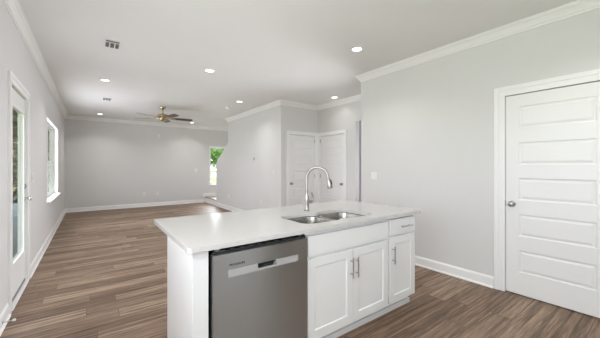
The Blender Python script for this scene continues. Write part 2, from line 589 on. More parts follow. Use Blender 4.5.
def panel_slab(w, h, t, panels, kind='raised', z0=0.0):
    """door leaf: front at y=0 facing -y, x 0..w, z z0..z0+h, panels (x0,x1,z0,z1)"""
    bm = bmesh.new()
    xs = sorted({0, w, *[p[0] for p in panels], *[p[1] for p in panels]})
    zs = sorted({z0, z0 + h, *[p[2] for p in panels], *[p[3] for p in panels]})
    def inside(x, z):
        return any(p[0] < x < p[1] and p[2] < z < p[3] for p in panels)
    def quad(pts):
        bm.faces.new([bm.verts.new(p) for p in pts])
    for xa, xb in zip(xs, xs[1:]):
        for za, zb in zip(zs, zs[1:]):
            if not inside((xa + xb) / 2, (za + zb) / 2):
                quad(((xa, 0, za), (xb, 0, za), (xb, 0, zb), (xa, 0, zb)))
    for x0, x1, za, zb in panels:
        if kind == 'raised':
            steps = [(0, 0), (0.005, 0.0075), (0.017, 0.009), (0.034, 0.003), (0.036, 0.002)]
        else:
            steps = [(0, 0), (0.002, 0.001), (0.006, 0.0085)]
        for (i0, d0), (i1, d1) in zip(steps, steps[1:]):
            o = ((x0 + i0, za + i0), (x1 - i0, za + i0), (x1 - i0, zb - i0), (x0 + i0, zb - i0))
            n = ((x0 + i1, za + i1), (x1 - i1, za + i1), (x1 - i1, zb - i1), (x0 + i1, zb - i1))
            for k in range(4):
                j = (k + 1) % 4
                quad(((o[k][0], d0, o[k][1]), (o[j][0], d0, o[j][1]), (n[j][0], d1, n[j][1]), (n[k][0], d1, n[k][1])))
        i, d = steps[-1]
        quad(((x0 + i, d, za + i), (x1 - i, d, za + i), (x1 - i, d, zb - i), (x0 + i, d, zb - i)))
    ztop = z0 + h
    quad(((0, t, z0), (0, t, ztop), (w, t, ztop), (w, t, z0)))
    quad(((0, 0, z0), (0, 0, ztop), (0, t, ztop), (0, t, z0)))
    quad(((w, 0, z0), (w, t, z0), (w, t, ztop), (w, 0, ztop)))
    quad(((0, 0, ztop), (w, 0, ztop), (w, t, ztop), (0, t, ztop)))
    quad(((0, 0, z0), (0, t, z0), (w, t, z0), (w, 0, z0)))
    bmesh.ops.remove_doubles(bm, verts=bm.verts[:], dist=1e-5)
    return bm

def knob_bm(x, z):
    m = Matrix.Translation((x, 0, z)) @ Matrix.Rotation(PI / 2, 4, 'X')     # local z -> -y
    bm = bmesh.new()
    lathe(bm, [(0.031, 0.0), (0.032, 0.004), (0.028, 0.009), (0.013, 0.011), (0.011, 0.030), (0.018, 0.036), (0.026, 0.044),
               (0.0285, 0.054), (0.025, 0.063), (0.014, 0.068), (0.0, 0.069)], 20, m)
    return bm

def hinge_bm(x, z, h=0.095):
    bm = bmesh.new()
    lathe(bm, [(0.0065, z - h / 2), (0.0065, z + h / 2)], 10, Matrix.Translation((x, -0.0065, 0)))
    lathe(bm, [(0.004, z + h / 2), (0.0, z + h / 2 + 0.008)], 10, Matrix.Translation((x, -0.0065, 0)))
    box(bm, x - 0.006, x + 0.006, -0.002, 0.0, z - h / 2, z + h / 2)
    return bm

PAN = [(0.243, 0.474), (0.621, 0.852), (0.999, 1.230), (1.369, 1.603), (1.755, 1.980)]
def panel_door(name, w, h, loc, rotz, knob_x, hinge_x, label, gap_h=(0.25, 1.1, 1.9)):
    bm = panel_slab(w, h, 0.035, [(0.115, w - 0.115, a, b_) for a, b_ in PAN], 'raised', 0.012)
    d = struct(name, bm, M['door'], label, cat='door', loc=loc, rot=(0, 0, rotz))
    obj('door_knob', knob_bm(knob_x, 0.955), M['nickel'], d, smooth='auto')
    for z in gap_h:
        obj('hinge', hinge_bm(hinge_x, z), M['hinge'], d)
    return d

# right wall door (faces -X): local x runs toward -Y
d = panel_door('door_2', DR[1] - DR[0] - 0.008, 2.092, (XR + 0.004, DR[1] - 0.004, 0), -PI / 2, 0.058, DR[1] - DR[0] - 0.006,
               'large white five panel door at the right edge of the kitchen')
st = obj('strike_plate', B(-0.004, 0.003, -0.004, -0.001, 0.925, 0.985), M['hinge'], d)
bm = casing('c', 0, DR[1] - DR[0], 2.111, 0.100, '')
struct('trim_3', bm, M['trim'], 'white casing around the large white door on the right', 0.002, cat='door casing', loc=(XR, DR[1], 0), rot=(0, 0, -PI / 2))
# closet doors in the recess
panel_door('door_3', DA[1] - DA[0] - 0.006, 2.08, (DA[0] + 0.003, YC + 0.004, 0), 0, 0.055, DA[1] - DA[0] - 0.004,
           'white panel closet door left of the recess corner, knob on its left', (0.25, 1.12, 1.98))
panel_door('door_4', DB[1] - DB[0] - 0.006, 2.076, (XB + 0.004, DB[1] - 0.003, 0), -PI / 2, DB[1] - DB[0] - 0.062, 0.0,
           'white panel closet door right of the recess corner, knob on its right', (0.25, 1.12, 1.98))
bm = casing('c', DA[0], DA[1], 2.099, 0.082, '')
struct('trim_4', bm, M['trim'], 'white casing around the left closet door in the recess', 0.002, cat='door casing', loc=(0, YC, 0))
bm = casing('c', 0, DB[1] - DB[0], 2.095, 0.082, '')
struct('trim_5', bm, M['trim'], 'white casing around the right closet door in the recess', 0.002, cat='door casing', loc=(XB, DB[1], 0), rot=(0, 0, -PI / 2))

bm = panel_slab(0.65, 2.08, 0.04, [(0.1, 0.55, 0.2, 0.9), (0.1, 0.55, 1.05, 1.95)], 'raised', 0.01)
struct('reflection_door', bm, M['walnut'], 'dark door added behind the viewer for the dishwasher reflection', cat='door', loc=(3.255, YB - 0.01, 0), rot=(0, 0, PI))  # unseen, added to give the steel a dark reflected band

# patio door in the left wall (faces +X): local x runs toward +Y
wD = DL[1] - DL[0]
gx0, gx1, gz0, gz1 = 0.095, wD - 0.150, 0.40, 1.945
bm = bmesh.new()
T = 0.028
box(bm, 0, gx0, 0, T, 0.03, 2.12)
box(bm, gx1, wD, 0, T, 0.03, 2.12)
box(bm, gx0, gx1, 0, T, 0.03, gz0)
box(bm, gx0, gx1, 0, T, gz1, 2.12)
bmesh.ops.remove_doubles(bm, verts=bm.verts[:], dist=1e-5)
pd = struct('door_1', bm, M['door'], 'white exterior door with a full length glass pane, left wall', cat='door', loc=(XL - 0.012, DL[0], 0), rot=(0, 0, PI / 2))
bm = bmesh.new()
f = 0.032
for x0, x1, z0, z1 in ((gx0 - f, gx0 + 0.006, gz0 - f, gz1 + f), (gx1 - 0.006, gx1 + f, gz0 - f, gz1 + f), (gx0 + 0.006, gx1 - 0.006, gz0 - f, gz0 + 0.006), (gx0 + 0.006, gx1 - 0.006, gz1 - 0.006, gz1 + f)):
    box(bm, x0, x1, -0.012, 0.0, z0, z1)
obj('glass_frame', bm, M['trim'], pd, 0.003)
obj('pane', B(gx0, gx1, 0.012, 0.016, gz0, gz1), M['glass'], pd)
# knob and deadbolt
hx = wD - 0.062
obj('door_knob', knob_bm(hx, 0.985), M['chrome'], pd, smooth='auto')
bm = bmesh.new()
mm = Matrix.Translation((hx, 0, 1.125)) @ Matrix.Rotation(PI / 2, 4, 'X')
lathe(bm, [(0.030, 0), (0.031, 0.006), (0.026, 0.012), (0.0, 0.013)], 20, mm)
box(bm, hx - 0.006, hx + 0.006, -0.030, -0.012, 1.108, 1.142)
obj('deadbolt', bm, M['hinge'], pd, smooth='auto')
for z in (0.29, 1.10, 1.905):
    obj('hinge', hinge_bm(0.003, z, 0.11), M['hinge'], pd)
obj('door_sweep', B(0.02, wD - 0.02, -0.006, 0.0, 0.032, 0.06), M['greydk'], pd)
bm = casing('c', -0.016, wD + 0.016, 2.135, 0.092, '', jamb=0.042)
struct('trim_6', bm, M['trim'], 'white casing around the glazed patio door on the left', 0.002, cat='door casing', loc=(XL, DL[0], 0), rot=(0, 0, PI / 2))
struct('trim_7', B(XL - 0.085, XL + 0.022, DL[0] - 0.016, DL[1] + 0.016, 0.0, 0.028), M['vinyl'], 'white sill under the glazed patio door', 0.004, cat='threshold')

# ------------------------------------------------------------------ windows
def sash_window(name, x0, x1, z0, z1, loc, rotz, label, depth, mid, sill=True, mull=False):
    """local: wall face y=0, room at -y, opening x0..x1, frame set back by depth"""
    bm = bmesh.new()
    f = 0.045
    d0, d1 = depth, depth + 0.06
    box(bm, x0, x0 + f, d0, d1, z0, z1)
    box(bm, x1 - f, x1, d0, d1, z0, z1)
    box(bm, x0 + f, x1 - f, d0, d1, z0, z0 + f)
    box(bm, x0 + f, x1 - f, d0, d1, z1 - f, z1)
    if mull:
        c = (x0 + x1) / 2
        box(bm, c - 0.03, c + 0.03, d0, d1, z0 + f, z1 - f)
    # painted drywall reveal
    box(bm, x0 - 0.0, x0 + 0.008, 0.0, d0, z0, z1)
    box(bm, x1 - 0.008, x1, 0.0, d0, z0, z1)
    box(bm, x0 + 0.008, x1 - 0.008, 0.0, d0, z1 - 0.008, z1)
    w = struct(name, bm, M['vinyl'], label, 0.002, cat='window', loc=loc, rot=(0, 0, rotz))
    spans = [(x0 + f, x1 - f)] if not mull else [(x0 + f, (x0 + x1) / 2 - 0.03), ((x0 + x1) / 2 + 0.03, x1 - f)]
    for a, b_ in spans:
        for (za, zb, off) in ((mid, z1 - f, 0.032), (z0 + f, mid + 0.03, 0.004)):
            s = bmesh.new()
            g = 0.032
            ya, yb = d0 + off, d0 + off + 0.025
            box(s, a, a + g, ya, yb, za, zb)
            box(s, b_ - g, b_, ya, yb, za, zb)
            box(s, a + g, b_ - g, ya, yb, za, za + g)
            box(s, a + g, b_ - g, ya, yb, zb - g, zb)
            so = obj('sash', s, M['vinyl'], w, 0.002)
            obj('pane', B(a + g - 0.004, b_ - g + 0.004, ya + 0.010, ya + 0.014, za + g - 0.004, zb - g + 0.004), M['glass'], so)
    if sill:
        s = bmesh.new()
        box(s, x0 - 0.035, x1 + 0.035, -0.055, 0.0, z0 - 0.020, z0 + 0.010)
        box(s, x0 + 0.009, x1 - 0.009, 0.0, depth, z0 + 0.0005, z0 + 0.010)
        obj('window_sill', s, M['trim'], w, 0.003)
    return w

sash_window('window_1', WL[0], WL[1], WL[2], WL[3], (XL, 0, 0), PI / 2, 'deep set white double hung window on the left wall', 0.085, 1.44, mull=True)
sash_window('window_2', WF[0], WF[1], WF[2], WF[3], (0, YF, 0), 0, 'white sash window at the stair foot showing green trees', 0.07, 1.40)
for k, (a, b_) in enumerate(((-0.35, 1.10), (1.40, 2.50))):
    sash_window('window_%d' % (3 + k), -b_, -a, 0.95, 2.3, (0, YB, 0), PI, 'added kitchen window behind the viewer', 0.06, 1.62, sill=False)  # unseen windows, added to let light in from behind

sash_window('window_5', WK[0], WK[1], WK[2], WK[3], (XL, 0, 0), PI / 2, 'added kitchen window on the left wall behind the viewer', 0.06, 1.62, sill=False, mull=True)  # unseen window, added for light from the left

# ------------------------------------------------------------------ kitchen island
ZT, CT = 0.92, 0.030
FY = 1.565                  # cabinet door fronts
FR = FY + 0.026             # face frame
KB = 2.18                   # cabinet back
IX0, IX1 = 0.443, 2.573

def pull_bm(x, z, L=0.16, vert=True):
    bm = bmesh.new()
    y = -0.030
    a = L / 2
    pts = [(x, y, z - a), (x, y, z + a)] if vert else [(x - a, y, z), (x + a, y, z)]
    tube(bm, pts, 0.0058, 12)
    for s in (-1, 1):
        q = (x, z + s * a * 0.62) if vert else (x + s * a * 0.62, z)
        tube(bm, [(q[0], 0.0, q[1]), (q[0], y, q[1])], 0.0048, 10)
    return bm

def shaker(name, x0, x1, z0, z1, parent, pull=None, vert=True, panel=True, L=0.16):
    w, h = x1 - x0, z1 - z0
    rail = 0.064
    bm = panel_slab(w, h, 0.026, [(rail, w - rail, rail, h - rail)] if panel else [], 'shaker')
    o = obj(name, bm, M['cab'], parent, 0.0015, loc=(x0, FY, z0))
    if pull:
        p = obj('bar_pull', pull_bm(pull[0] - x0, pull[1] - z0, L, vert), M['chrome'], o, smooth='auto')
        p['label'] = 'slim satin metal bar pull'
    return o

def carcass(x0, x1, zb=0.105, zt=ZT - CT):
    bm = bmesh.new()
    t = 0.018
    box(bm, x0, x0 + t, FR + 0.02, KB, zb, zt)
    box(bm, x1 - t, x1, FR + 0.02, KB, zb, zt)
    box(bm, x0 + t, x1 - t, FR + 0.02, KB, zb, zb + t)
    box(bm, x0 + t, x1 - t, KB - t, KB, zb + t, zt)
    return bm

def face_frame(x0, x1, rails, zb=0.105, zt=ZT - CT, w=0.04):
    bm = bmesh.new()
    box(bm, x0, x0 + w, FR, FR + 0.02, zb, zt)
    box(bm, x1 - w, x1, FR, FR + 0.02, zb, zt)
    for z in rails:
        box(bm, x0 + w, x1 - w, FR, FR + 0.02, z - w / 2, z + w / 2)
    return bm

# end panel
ep = thing('end_panel', 'tall white panel closing the left end of the kitchen island', 'end panel', (IX0, FY, 0))
bm = bmesh.new()
box(bm, 0, 0.018, 0.012, KB - FY, 0, ZT - CT)
obj('side_panel', bm, M['cab'], ep, 0.0015)
obj('filler_strip', B(0.018, 0.088, 0.012, 0.032, 0.0, ZT - CT), M['cab'], ep, 0.0015)

# sink base cabinet
SX0, SX1 = 1.222, 2.150
sc = thing('sink_cabinet', 'wide white shaker cabinet with two doors below the sink', 'cabinet', (0, 0, 0))
obj('carcass', carcass(SX0, SX1), M['cab'], sc)
obj('face_frame', face_frame(SX0, SX1, (0.125, 0.706, 0.870)), M['cab'], sc)
shaker('false_front', 1.230, 2.138, 0.715, 0.858, sc, panel=False)
shaker('door', 1.226, 1.683, 0.110, 0.694, sc, (1.657, 0.553))
shaker('door', 1.688, 2.138, 0.110, 0.694, sc, (1.716, 0.551))
# drawer cabinet
DX0, DX1 = 2.151, IX1
dc = thing('drawer_cabinet', 'narrow white cabinet with one drawer at the right end of the island', 'cabinet', (0, 0, 0))
bm = carcass(DX0, DX1)
obj('carcass', bm, M['cab'], dc)
obj('face_frame', face_frame(DX0, DX1, (0.125, 0.718, 0.869)), M['cab'], dc)
shaker('drawer_front', 2.168, 2.560, 0.726, 0.868, dc, (2.392, 0.793), vert=False, panel=False, L=0.17)
shaker('door', 2.168, 2.560, 0.110, 0.708, dc, (2.200, 0.553))
# recessed toe kick running under the cabinets and a back panel
tk = thing('toe_kick', 'white recessed plinth strip under the island cabinets', 'plinth', (0, 0, 0))
obj('toe_board', B(SX0, IX1 - 0.012, 1.643, 1.658, 0, 0.104), M['cab'], tk, 0.001)
obj('shoe_moulding', B(SX0, IX1 - 0.010, 1.622, 1.643, 0, 0.045), M['cab'], tk, 0.003)
bp = tag(obj('back_panel', B(IX0, IX1, KB, KB + 0.012, 0, ZT - CT), M['cab']), 'white panel closing the back of the kitchen island', 'back panel')

# dishwasher
W0, W1 = 0.549, 1.206
dw = thing('dishwasher', 'stainless steel dishwasher with pocket handle built into the island', 'dishwasher', (0, 0, 0))
obj('tub', B(W0 + 0.012, W1 - 0.012, 1.60, KB - 0.02, 0.10, 0.865), M['black'], dw)
HY = 1.546
hz0, hz1, hx0, hx1 = 0.7145, 0.757, 0.634, 1.126
px0, px1 = 0.824, 0.955
bm = bmesh.new()
# door skin built around the handle band
box(bm, W0, W1, HY, 1.596, 0.115, hz0)
box(bm, W0, hx0, HY, 1.596, hz0, hz1)
box(bm, hx1, W1, HY, 1.596, hz0, hz1)
box(bm, W0, W1, HY, 1.596, hz1, 0.852)
bmesh.ops.remove_doubles(bm, verts=bm.verts[:], dist=1e-5)
obj('door', bm, M['steel'], dw)
bm = bmesh.new()
for a, b_ in ((hx0, px0), (px1, hx1)):
    box(bm, a, b_, HY - 0.002, 1.585, hz0, hz1)
box(bm, px0, px1, HY - 0.002, HY + 0.006, hz0, hz0 + 0.012)
box(bm, px0, px1, 1.58, 1.59, hz0 + 0.012, hz1)
hb = obj('handle_band', bm, M['steel_light'], dw)
hb['label'] = 'light satin steel band across the dishwasher door'
bm = bmesh.new()
v = [bm.verts.new(p) for p in ((px0, HY + 0.008, hz1 - 0.004), (px1, HY + 0.008, hz1 - 0.004), (px1, 1.578, hz0 + 0.014), (px0, 1.578, hz0 + 0.014),
                               (px0, HY + 0.012, hz1), (px1, HY + 0.012, hz1), (px1, 1.580, hz0 + 0.016), (px0, 1.580, hz0 + 0.016))]
for q in ((0, 1, 2, 3), (7, 6, 5, 4), (0, 4, 5, 1), (1, 5, 6, 2), (2, 6, 7, 3), (3, 7, 4, 0)):
    bm.faces.new([v[i] for i in q])
obj('handle_pocket', bm, M['black'], dw)
bm = bmesh.new()
box(bm, W0 + 0.003, W1 - 0.003, HY + 0.014, 1.62, 0.852, 0.868)
cp = obj('control_panel', bm, M['black'], dw, 0.003)
cp['label'] = 'black control strip along the top of the dishwasher door'
for k in range(9):
    x = 0.60 + k * 0.06
    obj('button', B(x, x + 0.022, HY + 0.022, HY + 0.034, 0.868, 0.8695), M['greydk'], cp)
obj('side_edge', B(W0 - 0.004, W0, HY + 0.004, 1.596, 0.115, 0.850), M['chrome'], dw)
obj('kick_plate', B(W0 + 0.01, W1 - 0.01, 1.63, 1.645, 0.0, 0.105), M['black'], dw)
for sx in (W0 + 0.02, W1 - 0.05):
    obj('mounting_bracket', B(sx, sx + 0.03, 1.585, 1.60, 0.868, 0.886), M['chrome'], dw)
cu = bpy.data.curves.new('brand_lettering', 'FONT')
cu.body = 'FRIGIDAIRE'
cu.size = 0.0170
cu.space_character = 1.15
cu.extrude = 0.0003
cu.offset = 0.0004
tmp = bpy.data.objects.new('brand_tmp', cu)
COL.objects.link(tmp)
dg = bpy.context.evaluated_depsgraph_get()
me = bpy.data.meshes.new_from_object(tmp.evaluated_get(dg))
bpy.data.objects.remove(tmp)
me.materials.clear()
me.materials.append(M['ink'])
lt = bpy.data.objects.new('brand_lettering', me)
COL.objects.link(lt)
lt.parent = dw
lt.location = (0.640, HY - 0.0006, 0.7785)
lt.rotation_euler = (PI / 2, 0, 0)

# ------------------------------------------------------------------ countertop with sink cut-out
CX0, CX1, CY0, CY1 = 0.413, 2.640, 1.539, 2.563
def rrect(x0, x1, y0, y1, r, n=8):
    out = []
    for cx, cy, a0 in ((x1 - r, y0 + r, -PI / 2), (x1 - r, y1 - r, 0), (x0 + r, y1 - r, PI / 2), (x0 + r, y0 + r, PI)):
        for i in range(n + 1):
            a = a0 + PI / 2 * i / n
            out.append((cx + r * math.cos(a), cy + r * math.sin(a)))
    return out

KX0, KX1, KY0, KY1, KD = 1.288, 2.075, 1.655, 2.066, 1.690     # sink opening and divider
def notch(p):
    x, y = p
    d = abs(x - KD)
    if d < 0.09:
        k = 0.034 * 0.5 * (1 + math.cos(PI * d / 0.09))
        y = y + k if y < (KY0 + KY1) / 2 else y - k
    return (x, y)
raw = rrect(KX0, KX1, KY0, KY1, 0.085, 8)
hole = []
for i, p in enumerate(raw):
    hole.append(p)
    q = raw[(i + 1) % len(raw)]
    if abs(q[0] - p[0]) > 0.3:
        for k in range(1, 48):
            hole.append((p[0] + (q[0] - p[0]) * k / 48, p[1] + (q[1] - p[1]) * k / 48))
hole = [notch(p) for p in hole]

def ring_fill(outer, inners, z):
    bm = bmesh.new()
    es = []
    for loop in [outer] + inners:
        vs = [bm.verts.new((x, y, z)) for x, y in loop]
        for i in range(len(vs)):
            es.append(bm.edges.new((vs[i], vs[(i + 1) % len(vs)])))
    bmesh.ops.triangle_fill(bm, use_beauty=True, use_dissolve=False, edges=es)
    return bm

bm = ring_fill(rrect(CX0, CX1, CY0, CY1, 0.022, 6), [hole], ZT)
r = bmesh.ops.extrude_face_region(bm, geom=bm.faces[:])
bmesh.ops.translate(bm, vec=(0, 0, -CT), verts=[g for g in r['geom'] if isinstance(g, bmesh.types.BMVert)])
tag(obj('countertop', bm, M['quartz'], None, 0.004, seg=3), 'polished white quartz countertop on the kitchen island', 'countertop')

# undermount double bowl sink
sk = thing('kitchen_sink', 'double bowl stainless steel sink set under the white countertop', 'sink', (0, 0, 0))
zf = ZT - CT - 0.001
bowls = ((KX0 - 0.004, KD - 0.013), (KD + 0.013, KX1 + 0.004))
loops = [rrect(a, b_, KY0 - 0.004, KY1 + 0.004, 0.085, 8) for a, b_ in bowls]
bm = ring_fill(rrect(KX0 - 0.03, KX1 + 0.022, KY0 - 0.025, KY1 + 0.03, 0.09, 8), loops, zf)
for f in bm.faces:
    c = f.calc_center_median()
obj('sink_rim', bm, M['sinksteel'], sk)
for a, b_ in bowls:
    bm = bmesh.new()
    rings = []
    for ins, z, rr in ((0, zf, 0.085), (0.002, zf - 0.01, 0.085), (0.006, zf - 0.15, 0.082), (0.012, zf - 0.185, 0.08), (0.028, zf - 0.200, 0.075), (0.06, zf - 0.206, 0.06)):
        rings.append([bm.verts.new((x, y, z)) for x, y in rrect(a + ins, b_ - ins, KY0 - 0.004 + ins, KY1 + 0.004 - ins, rr, 8)])
    for p, q in zip(rings, rings[1:]):
        for i in range(len(p)):
            j = (i + 1) % len(p)
            bm.faces.new((p[i], p[j], q[j], q[i]))
    bm.faces.new(rings[-1])
    for f in bm.faces:
        f.smooth = True
    bw = obj('sink_bowl', bm, M['sinksteel'], sk)
    md = bw.modifiers.new('solid', 'SOLIDIFY')
    md.thickness = 0.0012
    md.offset = 1
    bm = bmesh.new()
    lathe(bm, [(0.055, 0), (0.055, 0.003), (0.045, 0.003), (0.040, 0.001), (0.0, 0.001)], 24, Matrix.Translation(((a + b_) / 2, 1.86, zf - 0.205)))
    obj('drain', bm, M['chrome'], bw, smooth='auto')

# faucet, turned toward the right bowl
ft = thing('kitchen_faucet', 'brushed nickel gooseneck pull down faucet behind the sink', 'faucet', (1.701, 2.185, ZT), math.radians(38))
bm = bmesh.new()
lathe(bm, [(0.030, 0), (0.031, 0.006), (0.027, 0.012), (0.024, 0.03), (0.0235, 0.075), (0.026, 0.10), (0.024, 0.125), (0.018, 0.155),
           (0.0155, 0.185), (0.0175, 0.192), (0.0175, 0.202), (0.013, 0.208)], 24)
obj('faucet_body', bm, M['nickel'], ft, smooth='auto')
R = 0.105
pts = [(0, 0, 0.20), (0, 0, 0.26), (0, 0, 0.318)]
for i in range(1, 19):
    a = PI * i / 18 * 0.94
    pts.append((0, -R + R * math.cos(a), 0.318 + R * math.sin(a)))
a = PI * 0.94
tip = Vector(pts[-1])
dr = Vector((0, -math.sin(a), math.cos(a)))
pts.append(tuple(tip + dr * 0.022))
bm = bmesh.new()
tube(bm, pts, 0.0132, 16)
obj('gooseneck_spout', bm, M['nickel'], ft, smooth='auto')
bm = bmesh.new()
q = [tuple(tip + dr * s) for s in (0.020, 0.026, 0.050, 0.080, 0.110, 0.118)]
tube(bm, q, [0.0135, 0.0175, 0.0195, 0.0225, 0.0262, 0.022], 18)
sp = obj('spray_head', bm, M['nickel'], ft, smooth='auto')
bm = bmesh.new()
ctr = tip + dr * 0.060
s = Vector((-0.006, -0.0180, 0.0035))
tube(bm, [ctr + dr * -0.022 + s, ctr + s * 1.08, ctr + dr * 0.025 + s * 1.12], [0.007, 0.0088, 0.007], 10)
sb = obj('spray_button', bm, M['black'], sp, smooth='auto')
bm = bmesh.new()
lv = Matrix.Rotation(math.radians(-48), 4, 'Z')
tube(bm, [lv @ Vector(p) for p in ((0.015, 0, 0.085), (0.048, 0, 0.085), (0.060, 0, 0.088))], [0.018, 0.018, 0.014], 16)
tube(bm, [lv @ Vector(p) for p in ((0.056, 0, 0.086), (0.064, -0.002, 0.110), (0.062, -0.004, 0.140), (0.050, -0.006, 0.178))], [0.0115, 0.0095, 0.0085, 0.0065], 12)
obj('lever_handle', bm, M['nickel'], ft, smooth='auto')

# ------------------------------------------------------------------ ceiling fan
fan = thing('ceiling_fan', 'antique brass ceiling fan with five dark walnut blades', 'ceiling fan', (1.46, 7.73, CZ))
bm = bmesh.new()
lathe(bm, [(0.072, 0), (0.072, -0.012), (0.066, -0.035), (0.050, -0.062), (0.028, -0.078), (0.018, -0.082)], 28)
obj('canopy', bm, M['brass'], fan, smooth='auto')
bm = bmesh.new()
lathe(bm, [(0.0125, -0.07), (0.0125, -0.19)], 14)
obj('downrod', bm, M['brass'], fan, smooth='auto')
bm = bmesh.new()
lathe(bm, [(0.020, -0.165), (0.028, -0.180), (0.060, -0.192), (0.115, -0.204), (0.142, -0.222), (0.148, -0.246), (0.142, -0.262), (0.120, -0.274),
           (0.085, -0.282), (0.080, -0.300), (0.084, -0.312), (0.070, -0.345), (0.045, -0.362), (0.012, -0.368), (0.010, -0.380), (0.0, -0.384)], 36)
obj('motor_housing', bm, M['brass'], fan, smooth='auto')
for k in range(5):
    # blade directions measured from the room's camera-right axis
    a = -0.6373 + math.radians(33 + 72 * k)
    ca, sa = math.cos(a), math.sin(a)
    rot = Matrix.Rotation(a, 4, 'Z') @ Matrix.Translation((0, 0, -0.286)) @ Matrix.Rotation(math.radians(-13), 4, 'X')
    bm = bmesh.new()
    out = [(0.215, -0.050), (0.24, -0.058), (0.42, -0.067), (0.62, -0.072), (0.675, -0.066), (0.700, -0.045), (0.706, 0), (0.700, 0.045), (0.675, 0.066),
           (0.62, 0.072), (0.42, 0.067), (0.24, 0.058), (0.215, 0.050)]
    lo = [bm.verts.new(rot @ Vector((x, y, -0.003))) for x, y in out]
    hi = [bm.verts.new(rot @ Vector((x, y, 0.003))) for x, y in out]
    bm.faces.new(lo[::-1])
    bm.faces.new(hi)
    for i in range(len(out)):
        j = (i + 1) % len(out)
        bm.faces.new((lo[i], lo[j], hi[j], hi[i]))
    bl = obj('blade', bm, M['walnut'], fan)
    bm = bmesh.new()
    irn = [(0.10, -0.020), (0.17, -0.016), (0.215, -0.044), (0.285, -0.036), (0.30, 0), (0.285, 0.036), (0.215, 0.044), (0.17, 0.016), (0.10, 0.020)]
    lo = [bm.verts.new(rot @ Vector((x, y, -0.010))) for x, y in irn]
    hi = [bm.verts.new(rot @ Vector((x, y, -0.0035))) for x, y in irn]
    bm.faces.new(lo[::-1])
    bm.faces.new(hi)
    for i in range(len(irn)):
        j = (i + 1) % len(irn)
        bm.faces.new((lo[i], lo[j], hi[j], hi[i]))
    obj('blade_iron', bm, M['brass'], bl)

# ------------------------------------------------------------------ recessed lights
def downlight(loc, label, power):
    t = thing('recessed_light', label, 'ceiling light', loc, 0, 'recessed ceiling lights')
    bm = bmesh.new()
    lathe(bm, [(0.058, -0.004), (0.062, -0.008), (0.082, -0.006), (0.086, 0.0), (0.058, 0.0)], 32, cap=False)
    obj('trim_ring', bm, M['plastic'], t, smooth='auto')
    bm = bmesh.new()
    lathe(bm, [(0.0, -0.005), (0.059, -0.005), (0.059, -0.001), (0.0, -0.001)], 32, cap=False)
    obj('lens', bm, M['lens'], t)
    l = lamp('bulb', 'AREA', (0, 0, -0.012), power, (1.0, 0.98, 0.955), (0, 0, 0), 0.11, parent=t, shape='DISK', spread=math.radians(125))
    return t
LP = PW['down']
for x, y, lab in ((0.206, 5.956, 'lit recessed light at the left, between the two ceiling vents'),
                  (0.223, 9.856, 'lit recessed light beyond the far ceiling vent, near the far left corner'),
                  (1.497, 4.396, 'lit recessed light nearest the middle of the ceiling, in front of the fan'),
                  (2.766, 6.080, 'lit recessed light beside the smoke detector near the stair wall'),
                  (2.790, 9.950, 'lit recessed light just past the tip of a fan blade'),
                  (2.736, 2.473, 'largest lit recessed light, over the island near the right wall'),
                  (4.250, 4.480, 'lit recessed light above the two closet doors'),
                  (0.30, 2.473, 'added recessed light over the left end of the island, above the frame'),  # this and the next two are unseen, added for more overhead light
                  (0.30, 0.30, 'added recessed light behind the viewer on the left'),
                  (2.736, 0.30, 'added recessed light behind the viewer on the right')):
    downlight((x, y, CZ), lab, LP * (0.35 if 'closet' in lab else 1.7 if y < 3 else 2.0 if y > 5.5 else 1))

# ------------------------------------------------------------------ vents, detector
def vent(loc, label):
    t = thing('ceiling_vent', label, 'air vent', loc, 0, 'ceiling vents')
    w, h = 0.165, 0.27
    obj('backing', B(-w / 2 + 0.012, w / 2 - 0.012, -h / 2 + 0.012, h / 2 - 0.012, -0.003, -0.001), M['dark'], t)
    bm = bmesh.new()
    e = 0.014
    box(bm, -w / 2, w / 2, -h / 2, -h / 2 + e, -0.008, 0)
    box(bm, -w / 2, w / 2, h / 2 - e, h / 2, -0.008, 0)
    box(bm, -w / 2, -w / 2 + e, -h / 2 + e, h / 2 - e, -0.008, 0)
    box(bm, w / 2 - e, w / 2, -h / 2 + e, h / 2 - e, -0.008, 0)
    box(bm, -w / 2 + e, w / 2 - e, -h / 2 + 0.070, -h / 2 + 0.088, -0.008, -0.003)
    for x in (-0.026, 0.026):
        box(bm, x - 0.006, x + 0.006, -h / 2 + 0.088, h / 2 - e, -0.008, -0.003)
    obj('frame', bm, M['plastic'], t, 0.001)
    bm = bmesh.new()
    for k in range(3):
        y = -h / 2 + 0.024 + k * 0.016
        box(bm, -w / 2 + e, w / 2 - e, y, y + 0.004, -0.007, -0.003)
    for k in range(8):
        y = -h / 2 + 0.100 + k * 0.019
        box(bm, -w / 2 + e, w / 2 - e, y, y + 0.006, -0.007, -0.003)
    obj('louvre', bm, M['greydk'], t)
    return t
v1 = vent((0.218, 4.155, CZ), 'white ceiling register with dark louvres, nearest the viewer')
dup(v1, (0.297, 7.60, CZ), 0, 'small ceiling register farther off, between two recessed lights', 'ceiling vents')
sd = thing('smoke_detector', 'round white smoke detector on the ceiling near the stair wall', 'smoke detector', (2.812, 6.85, CZ))
bm = bmesh.new()
lathe(bm, [(0.068, 0), (0.068, -0.012), (0.060, -0.030), (0.035, -0.036), (0, -0.037)], 28)
obj('housing', bm, M['plastic'], sd, smooth='auto')
bm = bmesh.new()
lathe(bm, [(0.009, -0.034), (0.009, -0.040), (0, -0.041)], 12, Matrix.Translation((0.018, -0.01, 0)))
obj('test_button', bm, M['plastic'], sd)

